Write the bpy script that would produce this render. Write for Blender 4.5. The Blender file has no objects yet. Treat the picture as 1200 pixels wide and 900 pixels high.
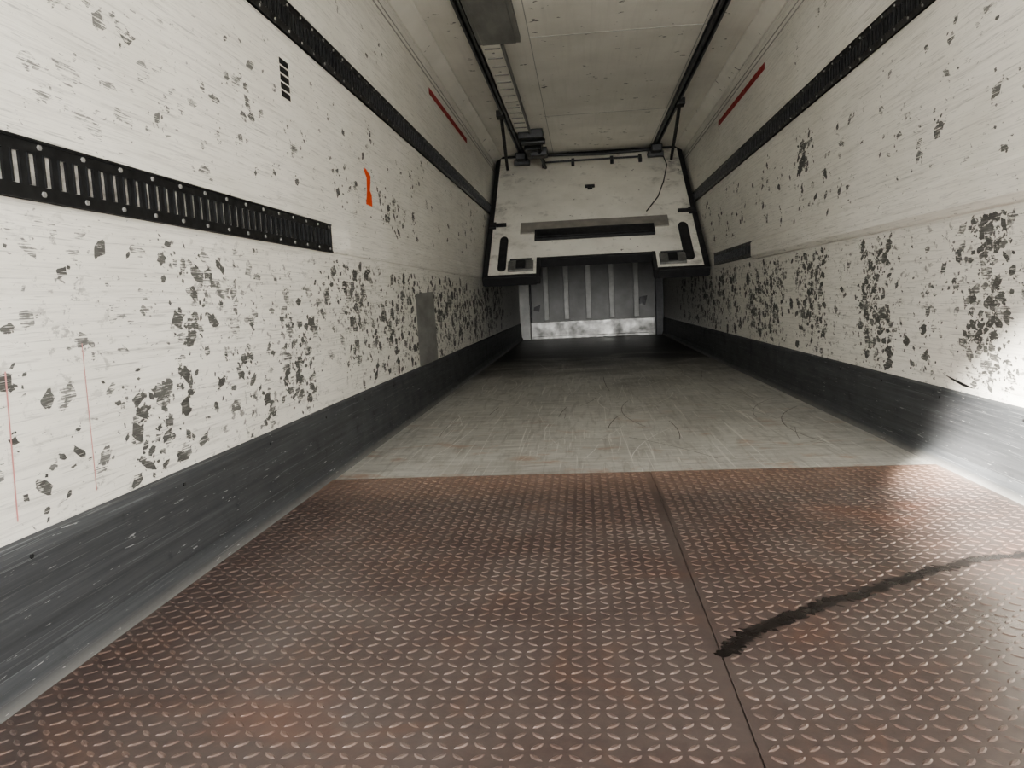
import bpy, bmesh, math, random
import numpy as np
from mathutils import Matrix, Vector
random.seed(23)
D=bpy.data; SC=bpy.context.scene
try: SC.view_settings.look='AgX - Medium High Contrast'
except Exception: pass
W=1.24; H=2.617; Y0=-0.35; Y1=13.53; YT=3.06

# ---------------------------------------------------------------- materials
class NT:
    def __init__(s,name):
        s.m=D.materials.new(name); s.m.use_nodes=True; s.t=s.m.node_tree; s.n=s.t.nodes; s.l=s.t.links
        s.b=s.n['Principled BSDF']
        s.tc=s.n.new('ShaderNodeTexCoord')
    def put(s,sock,v):
        if v is None: return
        if isinstance(v,bpy.types.NodeSocket): s.l.new(v,sock)
        elif isinstance(v,(tuple,list)) and len(v)==3 and sock.type=='RGBA': sock.default_value=(*v,1)
        else: sock.default_value=v
    def noise(s,scale=(1,1,1),sc=1.0,detail=4,rough=.55,dist=0,loc=(0,0,0)):
        mp=s.n.new('ShaderNodeMapping'); mp.inputs['Scale'].default_value=scale; mp.inputs['Location'].default_value=loc
        s.l.new(s.tc.outputs['Object'],mp.inputs['Vector'])
        n=s.n.new('ShaderNodeTexNoise'); n.inputs['Scale'].default_value=sc; n.inputs['Detail'].default_value=detail
        n.inputs['Roughness'].default_value=rough; n.inputs['Distortion'].default_value=dist
        s.l.new(mp.outputs[0],n.inputs['Vector']); return n.outputs['Fac']
    def rng(s,v,a,b,c=0.,d=1.,smooth=False):
        r=s.n.new('ShaderNodeMapRange'); r.clamp=True
        if smooth: r.interpolation_type='SMOOTHSTEP'
        s.put(r.inputs[0],v)
        for i,x in enumerate((a,b,c,d)): r.inputs[i+1].default_value=x
        return r.outputs[0]
    def math(s,op,a,b=None):
        m=s.n.new('ShaderNodeMath'); m.operation=op; s.put(m.inputs[0],a); s.put(m.inputs[1],b); return m.outputs[0]
    def mix(s,f,a,b):
        m=s.n.new('ShaderNodeMix'); m.data_type='RGBA'; s.put(m.inputs[0],f); s.put(m.inputs[6],a); s.put(m.inputs[7],b); return m.outputs[2]
    def pos(s):
        x=s.n.new('ShaderNodeSeparateXYZ'); s.l.new(s.tc.outputs['Object'],x.inputs[0]); return x.outputs
    def attr(s,name):
        a=s.n.new('ShaderNodeAttribute'); a.attribute_name=name; return a.outputs['Fac']
    def bump(s,h,strength=.3,dist=.005):
        b=s.n.new('ShaderNodeBump'); b.inputs['Strength'].default_value=strength; b.inputs['Distance'].default_value=dist
        s.l.new(h,b.inputs['Height']); s.l.new(b.outputs[0],s.b.inputs['Normal'])
    def done(s,col=None,rough=None,metal=None,spec=None):
        s.put(s.b.inputs['Base Color'],col); s.put(s.b.inputs['Roughness'],rough); s.put(s.b.inputs['Metallic'],metal)
        s.put(s.b.inputs['Specular IOR Level'],spec); return s.m

def wall_white(t):
    st=t.noise((1,2.2,95),1,6,.7,.3); st2=t.noise((1,5,160),1.3,4,.6,.6,(0,3,2)); bl=t.noise((1,1,1.6),1.6,5,.6)
    st3=t.noise((1,1.1,42),1,5,.75,.9,(0,7,5))
    c=t.mix(t.rng(bl,.35,.75),(.83,.815,.76),(.72,.705,.645))
    c=t.mix(t.rng(st,.50,.72,0,.5),c,(.42,.41,.38))
    c=t.mix(t.rng(st3,.56,.74,0,.4),c,(.45,.44,.41))
    c=t.mix(t.rng(st2,.57,.70,0,.6),c,(.28,.28,.27))
    return c,st
def simple(name,col,rough=.5,metal=0.,var=.25,sc=12,bump=.0,scale=(1,1,1)):
    t=NT(name); n=t.noise(scale,sc,5,.6); dk=tuple(x*(1-var) for x in col)
    m=t.done(t.mix(t.rng(n,.3,.7),col,dk),t.rng(n,.3,.7,max(rough-.08,.05),min(rough+.12,1)),metal)
    if bump: t.bump(n,bump)
    return m

t=NT('scratched_white_wall'); c,st=wall_white(t)
P=t.pos()
zone=t.math('MULTIPLY',t.rng(P[2],.95,.9),t.rng(P[1],3.,6.,.7,1.))
reg=t.noise((1,1.5,.8),1.7,3,.5,0,(4,1,0)); fl=t.noise((1,18,30),1,6,.7,.4,(1,5,3))
f2=t.math('MULTIPLY',t.rng(fl,.575,.62),t.math('MULTIPLY',zone,t.rng(reg,.40,.55)))
c=t.mix(f2,c,(.085,.085,.08))
fl3=t.noise((1,26,60),1,5,.65,.8,(2,1,9)); c=t.mix(t.math('MULTIPLY',t.rng(fl3,.64,.68,0,.85),t.rng(P[2],2.0,1.2,.25,1)),c,(.15,.15,.14))
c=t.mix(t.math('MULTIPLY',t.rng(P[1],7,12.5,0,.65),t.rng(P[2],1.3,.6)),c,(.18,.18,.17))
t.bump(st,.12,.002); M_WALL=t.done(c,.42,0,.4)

t=NT('wall_chip_scuff'); c,st=wall_white(t)
hs=t.noise((1,6,210),1,3,.6,1.2); hs2=t.noise((1,25,40),1,4,.6,.3)
dk=t.attr('dk'); keep=t.math('ADD',dk,t.math('MULTIPLY',t.math('SUBTRACT',hs,.5),2.8)); keep=t.math('ADD',keep,t.math('MULTIPLY',t.math('SUBTRACT',hs2,.5),1.6))
dark=t.mix(t.rng(dk,.15,.7),(.24,.24,.225),(.075,.075,.071)); dark=t.mix(t.rng(hs2,.4,.65,0,.5),dark,(.15,.15,.145))
dark=t.mix(t.rng(hs,.56,.72,0,.6),dark,(.38,.38,.36))
M_CHIP=t.done(t.mix(t.rng(keep,.22,.47),c,dark),.6,0,.3)

t=NT('ceiling_white'); n=t.noise((1,1,1),2.2,5); n2=t.noise((9,14,1),1,3,.6,0,(3,1,0)); n3=t.noise((30,1.2,1),1,4)
c=t.mix(t.rng(n,.3,.7),(.86,.84,.78),(.74,.72,.66)); c=t.mix(t.rng(n2,.68,.71),c,(.16,.155,.15)); c=t.mix(t.rng(n3,.5,.8,0,.2),c,(.5,.49,.45))
M_CEIL=t.done(c,.5)

t=NT('dark_kick_plate'); a=t.noise((1,1.0,60),1,6,.7,.2); b=t.noise((1,7,9),1,5,.6); s3=t.noise((1,2.5,330),1,3,.6,.5,(2,2,2)); s4=t.noise((1,14,160),1,3,.6,.5,(5,1,2))
c=t.mix(t.rng(a,.35,.7),(.046,.049,.053),(.082,.087,.093)); c=t.mix(t.rng(b,.62,.74,0,.6),c,(.022,.022,.025)); c=t.mix(t.rng(s3,.62,.68,0,.35),c,(.30,.31,.32)); c=t.mix(t.rng(s4,.67,.71,0,.6),c,(.5,.5,.5))
P=t.pos(); c=t.mix(t.rng(P[2],.035,.0,0,.35),c,(.42,.41,.38))
t.bump(a,.12,.002); M_KICK=t.done(c,t.rng(b,.3,.7,.50,.62),.05,.35)

t=NT('worn_aluminium_deck'); a=t.noise((2.2,30,1),1,6,.7,.5); b=t.noise((1,1,1),1.3,6,.6,.5); g=t.noise((26,2.6,1),1,5,.65,.8); r=t.noise((4,6,1),1,5,.7,.4,(5,2,1))
a2=t.noise((3,9,1),1.5,7,.75,1.5,(1,4,1)); ln=t.noise((55,1.2,1),1,4,.6,1.0,(3,3,1))
c=t.mix(t.rng(b,.3,.7),(.58,.575,.54),(.38,.375,.35)); c=t.mix(t.rng(a,.46,.62,0,.6),c,(.72,.71,.665)); c=t.mix(t.rng(g,.50,.66,0,.5),c,(.22,.215,.20))
c=t.mix(t.rng(a2,.50,.62,0,.5),c,(.24,.23,.21)); c=t.mix(t.rng(ln,.60,.66,0,.7),c,(.78,.77,.72))
P=t.pos(); c=t.mix(t.math('MULTIPLY',t.rng(r,.56,.68,0,.7),t.rng(P[1],5.4,3.4)),c,(.38,.21,.13))
wet_shade=t.math('ADD',t.rng(P[1],5.8,10.5,0,1),t.rng(b,.3,.7,-.3,.3)); wet_shade=t.rng(wet_shade,.2,.75)
c=t.mix(t.math('MULTIPLY',wet_shade,.9),c,(.03,.03,.03))  # darkens rear deck colour: wet metal plus painted-in shade below the bulkhead
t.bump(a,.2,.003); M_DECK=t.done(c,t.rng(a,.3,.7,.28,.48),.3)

def tread(name,top):
    t=NT(name); b=t.noise((1,1,1),2.1,6,.62,.4); s=t.noise((1,1,1),45,5,.65); r=t.noise((1.0,1.6,1),1.5,5,.6,.3,(7,3,0)); P=t.pos()
    b2=t.noise((1,1,1),5.5,6,.7,.8,(3,3,3))
    if top: c=t.mix(t.rng(s,.35,.65),(.165,.115,.098),(.095,.068,.060))
    else:   c=t.mix(t.rng(s,.3,.7),(.086,.062,.056),(.055,.042,.039))
    c=t.mix(t.rng(b,.42,.66,0,.75),c,(.105,.088,.082) if not top else (.175,.148,.136))
    c=t.mix(t.rng(b2,.52,.68,0,.45),c,(.125,.075,.058) if not top else (.19,.12,.09))
    c=t.mix(t.rng(r,.60,.78,0,.55),c,(.17,.078,.05))
    c=t.mix(t.math('MULTIPLY',t.rng(P[1],2.65,2.98,0,.6),t.rng(b,.3,.6,.4,1)),c,(.30,.20,.155))
    if top: c=t.mix(t.attr('wet_shade'),c,(.02,.015,.014))
    sh=t.rng(P[0],.0,.7)
    ro=t.math('SUBTRACT',t.rng(b,.3,.7,.48,.36),t.math('MULTIPLY',sh,.12))
    t.bump(s,.25,.002); return t.done(c,ro,.3 if top else .2)
M_TRD=tread('rusty_tread_steel',False); M_LOZ=tread('rusty_tread_lozenge',True)

M_BLACK=simple('black_painted_steel',(.030,.031,.033),.42,.3,.4,20)
M_RUB=simple('black_rubber_seal',(.02,.02,.021),.6)
M_TRACK=simple('black_track_steel',(.028,.029,.031),.38,.5,.4,30)
M_GALV=simple('galvanised_steel',(.30,.30,.29),.36,.6,.6,7)
M_SLOT=simple('slot_back_foam',(.55,.54,.51),.5,.1,.8,28)
M_GREY=simple('grey_panel',(.27,.27,.26),.5,.1,.3,8,scale=(1,.3,1))
M_TAUPE=simple('taupe_board',(.24,.225,.20),.6,0,.3,6)
M_RAIL=simple('ceiling_rail_steel',(.11,.115,.12),.35,.6,.3,10)
M_RED=simple('red_tape',(.42,.025,.025),.5,0,.2)
M_ORG=simple('orange_label',(.80,.10,.02),.5,0,.15)
M_PINK=simple('pink_marker',(.62,.30,.29),.5,0,.15)
M_SEAM=simple('seam_sealant',(.46,.455,.43),.6)
M_WET=simple('wet_streak',(.012,.009,.009),.25,0,.3)
M_SCR=simple('bright_scratch',(.80,.79,.75),.4,.2,.2)
M_SCD=simple('dark_scuff',(.18,.175,.16),.6,0,.3)
M_ASPH=simple('concrete_yard',(.48,.465,.44),.9,0,.2,3)
t=NT('bulkhead_white'); n=t.noise((1,1,1),2.5,6,.6); n2=t.noise((3,3,3),2.2,5,.65,.3,(2,8,3)); n3=t.noise((14,14,14),1,4,.6,0,(1,8,3)); P=t.pos()
c=t.mix(t.rng(n,.3,.7),(.70,.68,.61),(.57,.55,.49)); c=t.mix(t.rng(n2,.58,.72,0,.55),c,(.3,.29,.27)); c=t.mix(t.rng(n3,.67,.70),c,(.12,.12,.11))
ed=t.rng(t.math('ABSOLUTE',P[0]),.55,1.15); c=t.mix(t.math('MULTIPLY',ed,t.rng(n2,.48,.64,0,.5)),c,(.2,.19,.17)); M_BULK=t.done(c,.45)
t=NT('front_wall_grey'); n=t.noise((1,1,1),3,6,.6); c=t.mix(t.rng(n,.3,.7),(.24,.24,.235),(.15,.15,.145)); M_REAR=t.done(c,.45)
M_RIB=simple('rib_white',(.46,.46,.445),.45,.1,.25,8)

# ---------------------------------------------------------------- mesh helpers
def link(o,parent=None):
    SC.collection.objects.link(o)
    if parent: o.parent=parent
    return o
class MB:
    def __init__(s): s.v=[]; s.f=[]; s.mi=[]
    def box(s,x0,x1,y0,y1,z0,z1,mi=0):
        b=len(s.v); s.v+=[(x,y,z) for z in (z0,z1) for y in (y0,y1) for x in (x0,x1)]
        for q in ((0,2,3,1),(4,5,7,6),(0,1,5,4),(2,6,7,3),(0,4,6,2),(1,3,7,5)): s.f.append([b+i for i in q]); s.mi.append(mi)
    def poly(s,pts,mi=0):
        b=len(s.v); s.v+=list(pts); s.f.append(list(range(b,b+len(pts)))); s.mi.append(mi)
    def prism(s,prof,axis_pts,mi=0):
        b=len(s.v); n=len(prof)
        for k in (0,1): s.v+=[axis_pts(a,c,k) for a,c in prof]
        for i in range(n):
            j=(i+1)%n; s.f.append([b+i,b+j,b+n+j,b+n+i]); s.mi.append(mi)
        s.f.append(list(range(b+n-1,b-1,-1))); s.mi.append(mi); s.f.append(list(range(b+n,b+2*n))); s.mi.append(mi)
    def tube(s,pts,r,mi=0,n=8):
        pts=[Vector(p) for p in pts]; b=len(s.v)
        for i,p in enumerate(pts):
            d=(pts[min(i+1,len(pts)-1)]-pts[max(i-1,0)]).normalized()
            u=d.cross(Vector((0,0,1))); u=u.normalized() if u.length>.05 else d.cross(Vector((1,0,0))).normalized(); w=d.cross(u)
            for k in range(n):
                a=2*math.pi*k/n; s.v.append(tuple(p+u*math.cos(a)*r+w*math.sin(a)*r))
        for i in range(len(pts)-1):
            for k in range(n):
                j=(k+1)%n; s.f.append([b+i*n+k,b+i*n+j,b+(i+1)*n+j,b+(i+1)*n+k]); s.mi.append(mi)
        s.f.append([b+k for k in range(n)]); s.mi.append(mi); s.f.append([b+(len(pts)-1)*n+k for k in range(n)]); s.mi.append(mi)
    def ribbon(s,pts,w,z,mi=0):
        for i in range(len(pts)-1):
            a=np.array(pts[i]);b=np.array(pts[i+1]); d=(b-a)/np.linalg.norm(b-a); n=np.array((-d[1],d[0]))*w/2
            s.poly([(*(a+n),z),(*(a-n),z),(*(b-n),z),(*(b+n),z)],mi)
    def obj(s,name,mats,parent=None,bevel=0,recalc=True):
        me=D.meshes.new(name); me.from_pydata(s.v,[],s.f); me.polygons.foreach_set('material_index',s.mi)
        for m in (mats if isinstance(mats,(list,tuple)) else [mats]): me.materials.append(m)
        if recalc:
            bm=bmesh.new(); bm.from_mesh(me); bmesh.ops.recalc_face_normals(bm,faces=bm.faces); bm.to_mesh(me); bm.free()
        me.update(); o=D.objects.new(name,me); link(o,parent)
        if bevel:
            b=o.modifiers.new('bev','BEVEL'); b.width=bevel; b.segments=2; b.limit_method='ANGLE'
        return o

# ---------------------------------------------------------------- shell
def shell(name,mat,*b):
    m=MB(); m.box(*b); return m.obj(name,mat)
wl=shell('wall_left',M_WALL,-W-.08,-W,Y0,Y1+.1,-.05,H+.08)
wr=shell('wall_right',M_WALL,W,W+.08,Y0,Y1+.1,-.05,H+.08)
ce=shell('ceiling',M_CEIL,-W-.0,W+.0,Y0,Y1,H,H+.08)
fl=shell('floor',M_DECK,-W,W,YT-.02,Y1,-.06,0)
wb=shell('wall_back',M_REAR,-W,W,Y1,Y1+.1,-.05,H)
gr=shell('ground',M_ASPH,-30,30,-30,30,-1.35,-1.25)

# back wall parts
m=MB()
for x in (-.77,-.42,-.04,.36,.78): m.box(x-.045,x+.045,Y1-.05,Y1,.33,2.4)
m.obj('back_wall_ribs',M_RIB,wb,.01)
m=MB(); m.box(-1.05,1.08,Y1-.03,Y1,.02,.30); m.box(-1.05,1.08,Y1-.055,Y1,.0,.05); m.obj('back_kick_plate',M_GALV,wb,.006)
m=MB(); m.box(-W,-1.06,Y1-.10,Y1,0,2.5,0); m.box(1.10,W,Y1-.10,Y1,0,2.5,1); m.box(-1.06,-1.03,Y1-.06,Y1,.3,2.5,1)
m.obj('back_wall_posts',[M_RIB,M_BLACK],wb,.008)
m=MB(); m.poly([(.80,Y1-.003,.55),(.93,Y1-.003,.52),(.97,Y1-.003,.68),(.84,Y1-.003,.66)]); m.poly([(-1.0,Y1-.003,.5),(-.9,Y1-.003,.48),(-.88,Y1-.003,.60),(-.99,Y1-.003,.56)])
m.obj('back_wall_marks',M_BLACK,wb)

# kick plates
for sd,nm in ((-1,'left'),(1,'right')):
    zk=.295
    prof=[(0,0),(.045,0),(.040,.03),(.022,.06),(.018,zk-.03),(.012,zk-.008),(0,zk)]
    m=MB(); m.prism(prof,lambda a,b,k:(sd*(W-a),Y0 if k==0 else Y1-.1,b)); o=m.obj('baseboard_'+nm,M_KICK)
    m=MB()
    for i in range(23):
        y=.2+i*.58; z=zk-.035; m.tube([(sd*(W-.016),y,z),(sd*(W-.021),y,z)],.005,0,6)
    m.obj('rivets',M_BLACK,o)
for i,sd in enumerate((-1,1)):
    m=MB(); m.prism([(0,H-.09),(.012,H-.09),(.10,H-.012),(.10,H),(0,H)],lambda a,b,k:(sd*(W-a),Y0 if k==0 else Y1,b)); m.obj('trim_%d'%(i+1),M_CEIL)
def rib(par,sd,y0,y1,z0,z1,d,mat,name):
    m=MB(); m.prism([(0,z0),(d*.5,z0+.004),(d,z0+.028),(d,z1-.02),(d*.6,z1-.004),(0,z1)],lambda a,b,k:(sd*(W-(a if not(k==0 and y0>0) else a*.3)),y0 if k==0 else y1,b)); return m.obj(name,mat,par)
rib(wl,-1,3.37,3.6,.955,1.075,.022,M_WALL,'mid_rib_end'); rib(wl,-1,3.6,Y1,.955,1.075,.022,M_WALL,'mid_rib')
rib(wr,1,Y0,6.36,.94,1.09,.036,M_WALL,'mid_rib'); rib(wr,1,8.24,Y1,.955,1.075,.02,M_WALL,'mid_rib_far')
for par,sd in ((wl,-1),(wr,1)):
    m=MB(); m.box(min(sd*W,sd*(W-.004)),max(sd*W,sd*(W-.004)),Y0,Y1,2.40,2.408); m.box(min(sd*W,sd*(W-.004)),max(sd*W,sd*(W-.004)),Y0,Y1,2.44,2.446); m.obj('upper_joint',M_SEAM,par)

# ---------------------------------------------------------------- logistic rails
def track(y0,y1,z0,z1,sd,pitch=.046,slot=.024):
    m=MB(); X=lambda a,b:(min(sd*(W-a),sd*(W-b)),max(sd*(W-a),sd*(W-b)))
    hh=z1-z0; s0=z0+hh*.24; s1=z1-hh*.24
    m.box(*X(0,.010),y0,y1,z0,s0); m.box(*X(0,.010),y0,y1,s1,z1); m.box(*X(0,.010),y1-.02,y1,s0,s1)
    m.box(*X(0,.004),y0,y1-.005,s0,s1,1)
    n=int((y1-y0)/pitch); p=(y1-y0)/n
    for i in range(n):
        a=y0+i*p; w=p-slot
        m.box(*X(.004,.010),a,a+w,s0,s1)
        m.box(*X(.010,.013),a+w-.004,a+w,s0,s1,0)
        if i%3==1:
            for z in (z0+hh*.12,z1-hh*.12): m.tube([(sd*(W-.010),a+w/2,z),(sd*(W-.014),a+w/2,z)],.006,2,6)
    m.box(*X(0,.013),y0,y1,z0,z0+.006); m.box(*X(0,.013),y0,y1,z1-.006,z1)
    return m.obj('cargo_track_rail',[M_TRACK,M_SLOT,M_GREY])
track(Y0,Y1-.1,1.765,1.895,-1); track(Y0,Y1-.1,1.765,1.895,1)
track(Y0,3.37,.955,1.078,-1); track(6.38,8.24,.965,1.09,1)

# ---------------------------------------------------------------- wall chips
def chipset(par,sd,specs,name):
    V=[];F=[];A=[]
    def chip(y,z,w,h,dk):
        if z-h*.5<.30 or (.93-h*.4<z<1.10+h*.4) or (1.75-h*.5<z<1.91+h*.5): return
        n=random.choice((14,18,22)); ang=random.uniform(-.6,.6); sh=random.uniform(-.7,.7); b=len(V); pw=random.choice((.25,.4,.7))
        for k in range(n):
            a=2*math.pi*(k+.5)/n; ca,sa=math.cos(a),math.sin(a)
            u=math.copysign(abs(ca)**pw,ca)*w*.5*random.uniform(.62,1.18); v=math.copysign(abs(sa)**pw,sa)*h*.5*random.uniform(.68,1.18)
            u+=sh*v; yy=u*math.cos(ang)-v*math.sin(ang); zz=u*math.sin(ang)+v*math.cos(ang)
            V.append((sd*(W-.0005-.0004*random.random()),y+yy,z+zz)); A.append(dk)
        F.append(list(range(b,b+n)))
    for (y,z,sy,sz,n,s0,s1,d0,d1) in specs:
        for _ in range(n):
            if random.random()<.5: yy=y+random.uniform(-1,1)*sy; zz=z+random.uniform(-1,1)*sz
            else: yy=y+random.gauss(0,.5)*sy; zz=z+random.gauss(0,.5)*sz
            s=s0+(s1-s0)*random.random()**1.5; asp=random.uniform(.35,.85)
            dk=random.uniform(d0,d1); chip(yy,zz,s,s*asp,dk)
            for k in range(random.choice((0,1,3,6))): chip(yy+random.gauss(0,s*.8),zz+random.gauss(0,s*.7),s*random.uniform(.12,.4),s*random.uniform(.1,.3),dk)
    me=D.meshes.new(name); me.from_pydata(V,[],F); me.materials.append(M_CHIP)
    at=me.attributes.new('dk','FLOAT','POINT'); at.data.foreach_set('value',A); me.update()
    return link(D.objects.new(name,me),par)
Lsp=[ # y,z,sy,sz,n,smin,smax,d0,d1
 (1.5,.62,.25,.30,34,.012,.065,.2,.9),(1.9,.43,.16,.12,50,.012,.065,.4,1.),(2.05,.76,.35,.16,44,.015,.075,.1,.8),(2.9,.50,.18,.19,95,.012,.065,.4,1.),
 (2.45,.62,.4,.3,80,.012,.07,.2,.9),(3.3,.75,.3,.18,46,.02,.08,.2,.8),(3.75,.68,.25,.24,80,.02,.08,.3,.9),(4.4,.6,.5,.28,120,.02,.09,.3,1.),(5.8,.6,1.2,.3,240,.02,.10,.4,1.),(8.5,.6,2.2,.3,330,.03,.13,.4,1.),
 (1.8,1.35,.5,.26,34,.015,.075,-.05,.55),(2.4,1.4,.6,.28,26,.015,.07,-.05,.6),(3.2,1.38,.9,.3,38,.02,.07,.0,.7),(4.6,1.4,1.1,.3,40,.02,.07,.2,.8),(4.6,1.25,.35,.12,24,.02,.08,.4,.9),(1.6,1.2,.3,.07,12,.04,.10,-.05,.3),(3.6,2.1,1.4,.1,12,.02,.05,.2,.6),(8,1.4,3,.3,60,.02,.08,.3,.8),(1.55,.90,.3,.03,8,.04,.09,.0,.3)]
Rsp=[(2.78,.64,.15,.33,150,.012,.065,.4,1.),(3.82,.62,.19,.3,180,.012,.07,.4,1.),(4.87,.62,.32,.3,180,.015,.075,.4,1.),(6.,.62,.6,.3,220,.02,.085,.4,1.),(8.8,.62,2.4,.32,340,.03,.12,.4,1.),
 (3.3,.62,.9,.3,130,.012,.06,.2,.9),(5.,1.5,.14,.10,18,.04,.13,.5,1.),(3.4,1.35,.8,.3,60,.015,.065,.0,.7),(5.2,1.35,1.,.25,56,.02,.07,.2,.9),(7.5,1.4,1.6,.25,60,.02,.08,.3,.9),(4,2.15,1.2,.12,10,.02,.05,.2,.6)]
chipset(wl,-1,Lsp,'paint_chips'); chipset(wr,1,Rsp,'paint_chips_right')

def flat(par,sd,name,mat,pts,off=.0015):
    m=MB(); m.poly([(sd*(W-off),y,z) for y,z in pts]); return m.obj(name,mat,par)
for par,sd in ((wl,-1),(wr,1)):
    flat(par,sd,'red_tape_strip',M_RED,[(5.97,2.29),(7.9,2.29),(7.9,2.34),(5.97,2.34)])
flat(wl,-1,'orange_label',M_ORG,[(4.00,1.24),(4.12,1.24),(4.12,1.30),(4.09,1.32),(4.11,1.36),(4.12,1.40),(4.02,1.43),(4.0,1.41),(4.04,1.38),(4.03,1.31)])
m=MB()
for k in range(5):
    z=1.515+k*.030; m.poly([(-W+.0015,2.92,z),(-W+.0015,3.01,z),(-W+.0015,3.01,z+.023),(-W+.0015,2.92,z+.023)])
m.obj('black_stencil_label',M_BLACK,wl)
flat(wl,-1,'grey_patch_plate',M_GREY,[(5.07,.27),(5.72,.27),(5.68,.80),(5.05,.78)],.003)
flat(wl,-1,'pink_line',M_PINK,[(1.355,.33),(1.359,.33),(1.372,.62),(1.368,.62)])
flat(wl,-1,'pink_line_b',M_PINK,[(1.60,.33),(1.603,.33),(1.606,.66),(1.603,.66)])
flat(wr,1,'wall_gouge',M_BLACK,[(2.86,.318),(2.92,.326),(3.06,.342),(3.12,.352),(3.04,.333),(2.95,.318)])

# ---------------------------------------------------------------- diamond tread plate
ZP=.004
m=MB()
m.box(-W+.04,.1034,Y0,YT,-.06,ZP); m.box(.1066,W-.04,Y0,YT,-.06,ZP); m.box(.100,.110,Y0,YT,-.06,ZP-.004)
tp=m.obj('diamond_tread_plate',M_TRD)
streak=[(.10,1.46),(.13,1.50),(.17,1.555),(.22,1.59),(.29,1.65),(.36,1.70),(.44,1.75),(.54,1.81),(.62,1.87),(.71,1.92),(.79,1.97),(.87,2.0),(.94,2.01),(1.02,2.03)]
S=np.array(streak)
def sdist(x,y):
    p=np.array((x,y)); a=S[:-1]; b=S[1:]; ab=b-a; tt=np.clip(((p-a)*ab).sum(1)/(ab*ab).sum(1),0,1); return np.linalg.norm(p-(a+ab*tt[:,None]),axis=1).min()
G=.0305; Lz=.0285; Wz=.0112; hz=.0018
ring=[(-.5,0),(-.26,-.42),(0,-.5),(.26,-.42),(.5,0),(.26,.42),(0,.5),(-.26,.42)]
V=[];F=[];A=[]
nx=int((2*W-.08)/G); ny=int((YT-Y0-.01)/G)
for j in range(ny):
    for i in range(nx):
        x=-W+.04+G*(i+.6); y=YT-G*(j+.6)
        if abs(x-.105)<.006: continue
        a=math.radians(40 if (i+j)%2 else -40)+random.gauss(0,.04); ca,sa=math.cos(a),math.sin(a); b=len(V)
        w=1. if (1.3<y<2.2 and sdist(x,y)<.024) else 0.
        hh=hz*random.uniform(.6,1.1)*(.45 if w else 1)
        for (sc,scw,z) in ((1,1,ZP-.0002),(.72,.42,ZP+hh)):
            for u,v in ring:
                u*=Lz*sc; v*=Wz*scw; V.append((x+u*ca-v*sa,y+u*sa+v*ca,z)); A.append(w)
        for k in range(8): F.append((b+k,b+(k+1)%8,b+8+(k+1)%8,b+8+k))
        F.append(tuple(b+8+k for k in range(8)))
me=D.meshes.new('tread_lozenges'); me.from_pydata(V,[],F); me.materials.append(M_LOZ)
at=me.attributes.new('wet_shade','FLOAT','POINT'); at.data.foreach_set('value',A); me.update(); link(D.objects.new('tread_lozenges',me),tp)
# wet streak
m=MB(); pl=[];N=150; dr=0
for i in range(N+1):
    q=i/N*(len(S)-1); k=min(int(q),len(S)-2); p=S[k]+(S[k+1]-S[k])*(q-k); d=S[k+1]-S[k]; d=d/np.linalg.norm(d); n_=np.array((-d[1],d[0]))
    dr=dr*.6+random.gauss(0,.0035); w=(.021 if i>8 else .010+.0013*i)*(1-.3*i/N); pl.append((p+n_*(dr+w*random.uniform(.6,1.4)),p+n_*(dr-w*random.uniform(.6,1.4))))
for i in range(N):
    a,b=pl[i]; c_,d_=pl[i+1]; m.poly([(a[0],a[1],ZP+.0005),(b[0],b[1],ZP+.0005),(d_[0],d_[1],ZP+.0005),(c_[0],c_[1],ZP+.0005)])
m.obj('wet_streak',M_WET,tp)
# scratches on the deck
m=MB()
for q in range(90):
    x=random.uniform(-1.05,1.05); y=random.uniform(3.2,7.5); L=random.uniform(.15,1.2); a=random.choice((random.gauss(math.pi/2,.25),random.gauss(math.pi/2,.25),random.uniform(0,math.pi))); cv=random.uniform(-.8,.8)
    pts=[]
    for k in range(9):
        pts.append((x,y)); x+=math.cos(a)*L/8; y+=math.sin(a)*L/8; a+=cv*L/8
    if all(abs(p[0])<1.15 and p[1]>3.1 for p in pts): m.ribbon(pts,random.uniform(.002,.005),.0006,q%4==0)
m.obj('deck_scratches',[M_SCR,M_SCD],fl)

# ---------------------------------------------------------------- tilted bulkhead empty
e=D.objects.new('movable_bulkhead',None); link(e)
up=Vector((0,2.1846,1.6548)).normalized(); nrm=Vector((0,-up.z,up.y)); o0=Vector((0,8.378,.962)); Lb=2.72
EM=Matrix(((1,up.x,nrm.x,o0.x),(0,up.y,nrm.y,o0.y),(0,up.z,nrm.z,o0.z),(0,0,0,1))); e.matrix_world=EM
def wchild(o): o.parent=e; o.matrix_parent_inverse=EM.inverted(); return o

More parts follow.
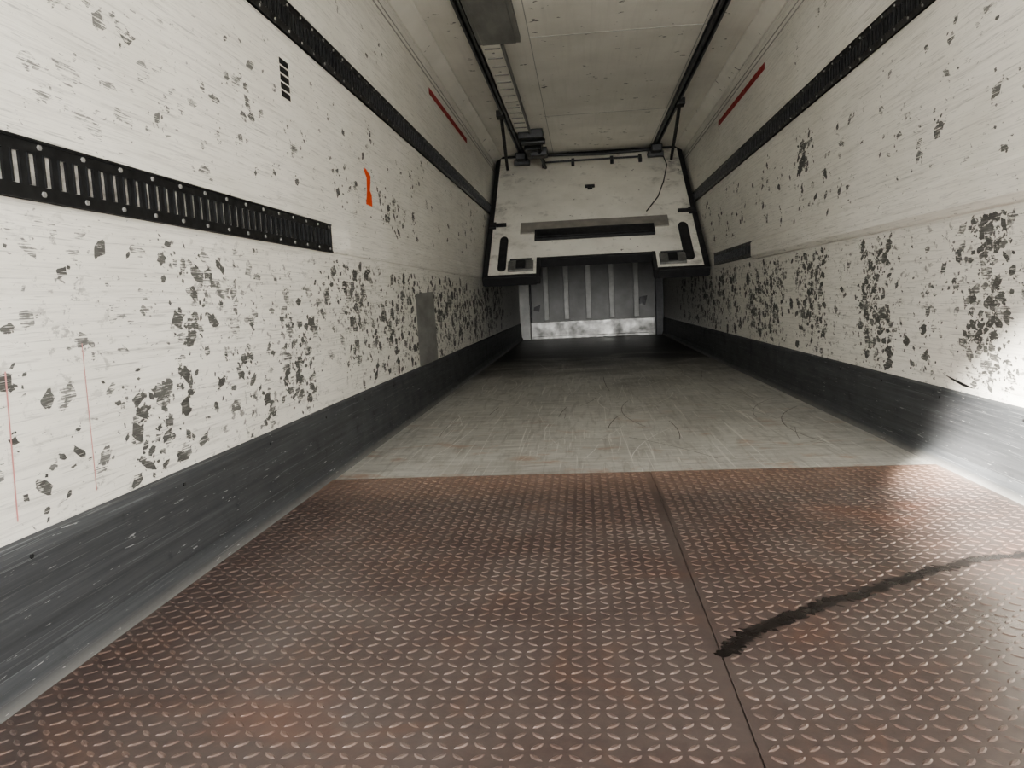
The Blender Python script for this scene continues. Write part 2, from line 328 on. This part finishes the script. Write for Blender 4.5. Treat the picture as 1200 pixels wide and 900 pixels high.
# ---------------------------------------------------------------- ceiling fittings
for i,sd in enumerate((-1,1)):
    m=MB(); x=sd*.86
    m.prism([(-.035,H),(-.035,H-.008),(-.022,H-.008),(-.022,H-.045),(-.028,H-.05),(-.010,H-.05),(-.010,H-.016),(.010,H-.016),(.010,H-.05),(.028,H-.05),(.022,H-.045),(.022,H-.008),(.035,H-.008),(.035,H)],lambda a,b,k:(x+a,Y0 if k==0 else 12.9,b))
    m.obj('ceiling_guide_rail',M_RAIL,ce)
    m=MB(); m.box(x-.06,x+.06,10.05,10.35,H-.13,H-.055); m.box(x-.10,x+.10,10.25,10.42,H-.17,H-.10)
    m.tube([(x-.07,10.1,H-.07),(x+.07,10.1,H-.07)],.03); m.tube([(x-.07,10.3,H-.07),(x+.07,10.3,H-.07)],.03)
    wchild(m.obj('rail_trolley',M_BLACK,None,.006))
    m=MB(); m.tube([(sd*.90,8.08,H-.01),(sd*.93,8.6,2.50),(sd*1.06,10.36,2.40)],.018); m.box(sd*.9-.04,sd*.9+.04,8.0,8.15,H-.06,H); wchild(m.obj('lift_strap',M_RUB))
m=MB(); m.box(-.83,-.52,Y0,5.85,H-.045,H,0); m.box(-.80,-.55,Y0,5.84,H-.052,H-.045,0); m.obj('ceiling_duct_cover',M_GREY,None,.006)
m=MB(); m.box(-.82,-.66,5.86,8.9,H-.04,H,0)
for k in range(13): m.box(-.80,-.68,5.95+k*.225,5.95+k*.225+.02,H-.046,H-.04,1)
m.box(-.67,-.655,5.86,9.6,H-.055,H,1)
m.obj('ceiling_cable_tray',[M_CEIL,M_GREY],None,.004)
m=MB(); m.box(-.80,-.52,8.95,9.35,H-.10,H); m.box(-.76,-.56,9.35,9.95,H-.16,H); m.box(-.70,-.50,9.5,9.7,H-.2,H-.1); m.tube([(-.78,9.1,H-.12),(-.5,9.1,H-.12)],.035); m.tube([(-.6,9.3,H-.15),(-.55,10.4,H-.24)],.02)
wchild(m.obj('winch_unit',M_BLACK,None,.01))
m=MB()
for y in (5.9,8.4,10.9): m.box(-.48,.82,y,y+.008,H-.002,H)
for x in (-.46,.80): m.box(x,x+.006,Y0,Y1,H-.002,H)
m.obj('ceiling_seams',M_SEAM,ce)

# ---------------------------------------------------------------- bulkhead parts (local: X across, Y up the panel, Z out of face)
hw=1.19; nl,nr,nt=-.60,.64,.31
m=MB(); ol=[(-hw,.0),(nl-.05,.0),(nl,.07),(nl,nt),(nr,nt),(nr,.07),(nr+.05,.0),(hw,.0),(hw-.0,Lb),(-hw+.0,Lb)]
m.prism(ol,lambda a,b,k:(a,b,-.09 if k==0 else 0)); m.obj('panel',M_BULK,e,.012)
m=MB()
for sd in (-1,1):
    m.box(min(sd*1.155,sd*1.214),max(sd*1.155,sd*1.214),-.02,Lb+.02,-.10,.012)
m.box(-1.2,nl-.03,-.035,.022,-.10,.012); m.box(nr+.03,1.2,-.035,.022,-.10,.012); m.box(nl-.03,nl+.012,-.02,nt+.02,-.10,.010); m.box(nr-.012,nr+.03,-.02,nt+.02,-.10,.010); m.box(nl,nr,nt-.03,nt+.012,-.10,.012); m.box(-1.2,1.2,Lb-.03,Lb+.02,-.10,.012)
m.obj('rubber_seal',M_RUB,e,.005)
m=MB(); m.box(-.83,.87,.82,1.04,0,.02); m.obj('board',M_TAUPE,e,.004)
m=MB(); m.box(-.66,.70,.66,.86,.0,.035); m.box(-.64,.68,.69,.83,.035,.045); m.obj('dark_bar',M_BLACK,e,.01)
m=MB()
for x,a,b,w in ((-1.01,.10,.74,.045),(1.02,.14,.84,.055)):
    pr=[]
    for k in range(13):
        an=math.pi*k/12; pr.append((x+w*math.cos(an),b-w+w*1.6*math.sin(an)))
    for k in range(13):
        an=math.pi+math.pi*k/12; pr.append((x+w*math.cos(an),a+w+w*math.sin(an)))
    m.prism(pr,lambda p,q,k:(p,q,0 if k==0 else .02))
m.obj('side_handles',M_RUB,e,.004)
m=MB()
for x in (-.80,.84):
    m.box(x-.14,x+.14,.08,.25,0,.03,0); m.box(x-.05,x+.05,.10,.23,.03,.05,1); m.tube([(x-.12,.27,.03),(x+.12,.27,.03)],.012,1)
m.obj('latches',[M_GALV,M_BLACK],e,.006)
m=MB()
for sd,yy in ((-1,1.0),(1,1.10)):
    m.box(min(sd*1.0,sd*1.2),max(sd*1.0,sd*1.2),yy,yy+.035,0,.035); m.box(min(sd*1.12,sd*1.2),max(sd*1.12,sd*1.2),yy-.04,yy+.07,0,.03)
m.box(-.06,.06,1.79,1.84,0,.02); m.box(-.03,.03,1.75,1.79,0,.02)
m.tube([(-.58,2.42,.05),(.66,2.42,.05)],.013); 
for x in (-.58,-.2,.3,.66): m.box(x-.02,x+.02,2.36,2.47,0,.06)
m.tube([(-.95,2.62,.03),(-.6,2.66,.03),(.2,2.60,.03),(.9,2.64,.03)],.02)
m.tube([(.95,2.55,.02),(.98,2.2,.03),(.90,1.80,.02),(.80,1.45,.02),(.64,1.14,.02)],.007)
m.obj('fittings',M_BLACK,e,.004)

# ---------------------------------------------------------------- camera
f,yaw,pit,rol,hc,cx=903.7865,0.0960,0.1085,-0.0474,0.7104,-0.1381
cy,sy=math.cos(yaw),math.sin(yaw)
Fv=Vector((-sy*math.cos(pit),cy*math.cos(pit),-math.sin(pit))); r=Vector((cy,sy,0)); u=r.cross(Fv)
r2=r*math.cos(rol)+u*math.sin(rol); u2=-r*math.sin(rol)+u*math.cos(rol)
cd=D.cameras.new('camera'); cd.sensor_width=36; cd.lens=f/1200*36; cd.clip_start=.01; cd.clip_end=200
cam=D.objects.new('camera',cd); link(cam)
cam.matrix_world=Matrix(((r2.x,u2.x,-Fv.x,cx),(r2.y,u2.y,-Fv.y,0),(r2.z,u2.z,-Fv.z,hc),(0,0,0,1))); SC.camera=cam

# ---------------------------------------------------------------- light
w=D.worlds.new('sky'); SC.world=w; w.use_nodes=True; nt_=w.node_tree; bg=nt_.nodes['Background']
bg.inputs[0].default_value=(1,.985,.965,1); bg.inputs[1].default_value=7.5
def sun(name,direction,strength,ang,col=(1,1,1)):
    l=D.lights.new(name,'SUN'); l.energy=strength; l.angle=math.radians(ang); l.color=col
    o=D.objects.new(name,l); link(o); o.rotation_euler=Vector(direction).to_track_quat('-Z','Y').to_euler(); o.location=(0,-4,4); return o
sun('depth_fill',(0,1,.06),3.0,25,(1,.985,.95))  # added fill lamp aimed along the trailer, not a real source
sun('yard_sun',(1,.02,-1.1),25.,2,(1,.98,.93))
def spot(name,loc,aim,en,size,blend):
    l=D.lights.new(name,'SPOT'); l.energy=en; l.spot_size=math.radians(size); l.spot_blend=blend; l.shadow_soft_size=.03; l.color=(1,.95,.86)
    o=D.objects.new(name,l); link(o); o.location=loc; o.rotation_euler=(Vector(aim)-o.location).to_track_quat('-Z','Y').to_euler()
spot('sun_glare',(-2.5,-3.5,3.0),(1.24,2.36,.14),52000,8.,1.)
spot('sun_patch',(-2.5,-3.5,3.0),(1.14,2.86,0.0),40000,2.9,1.)
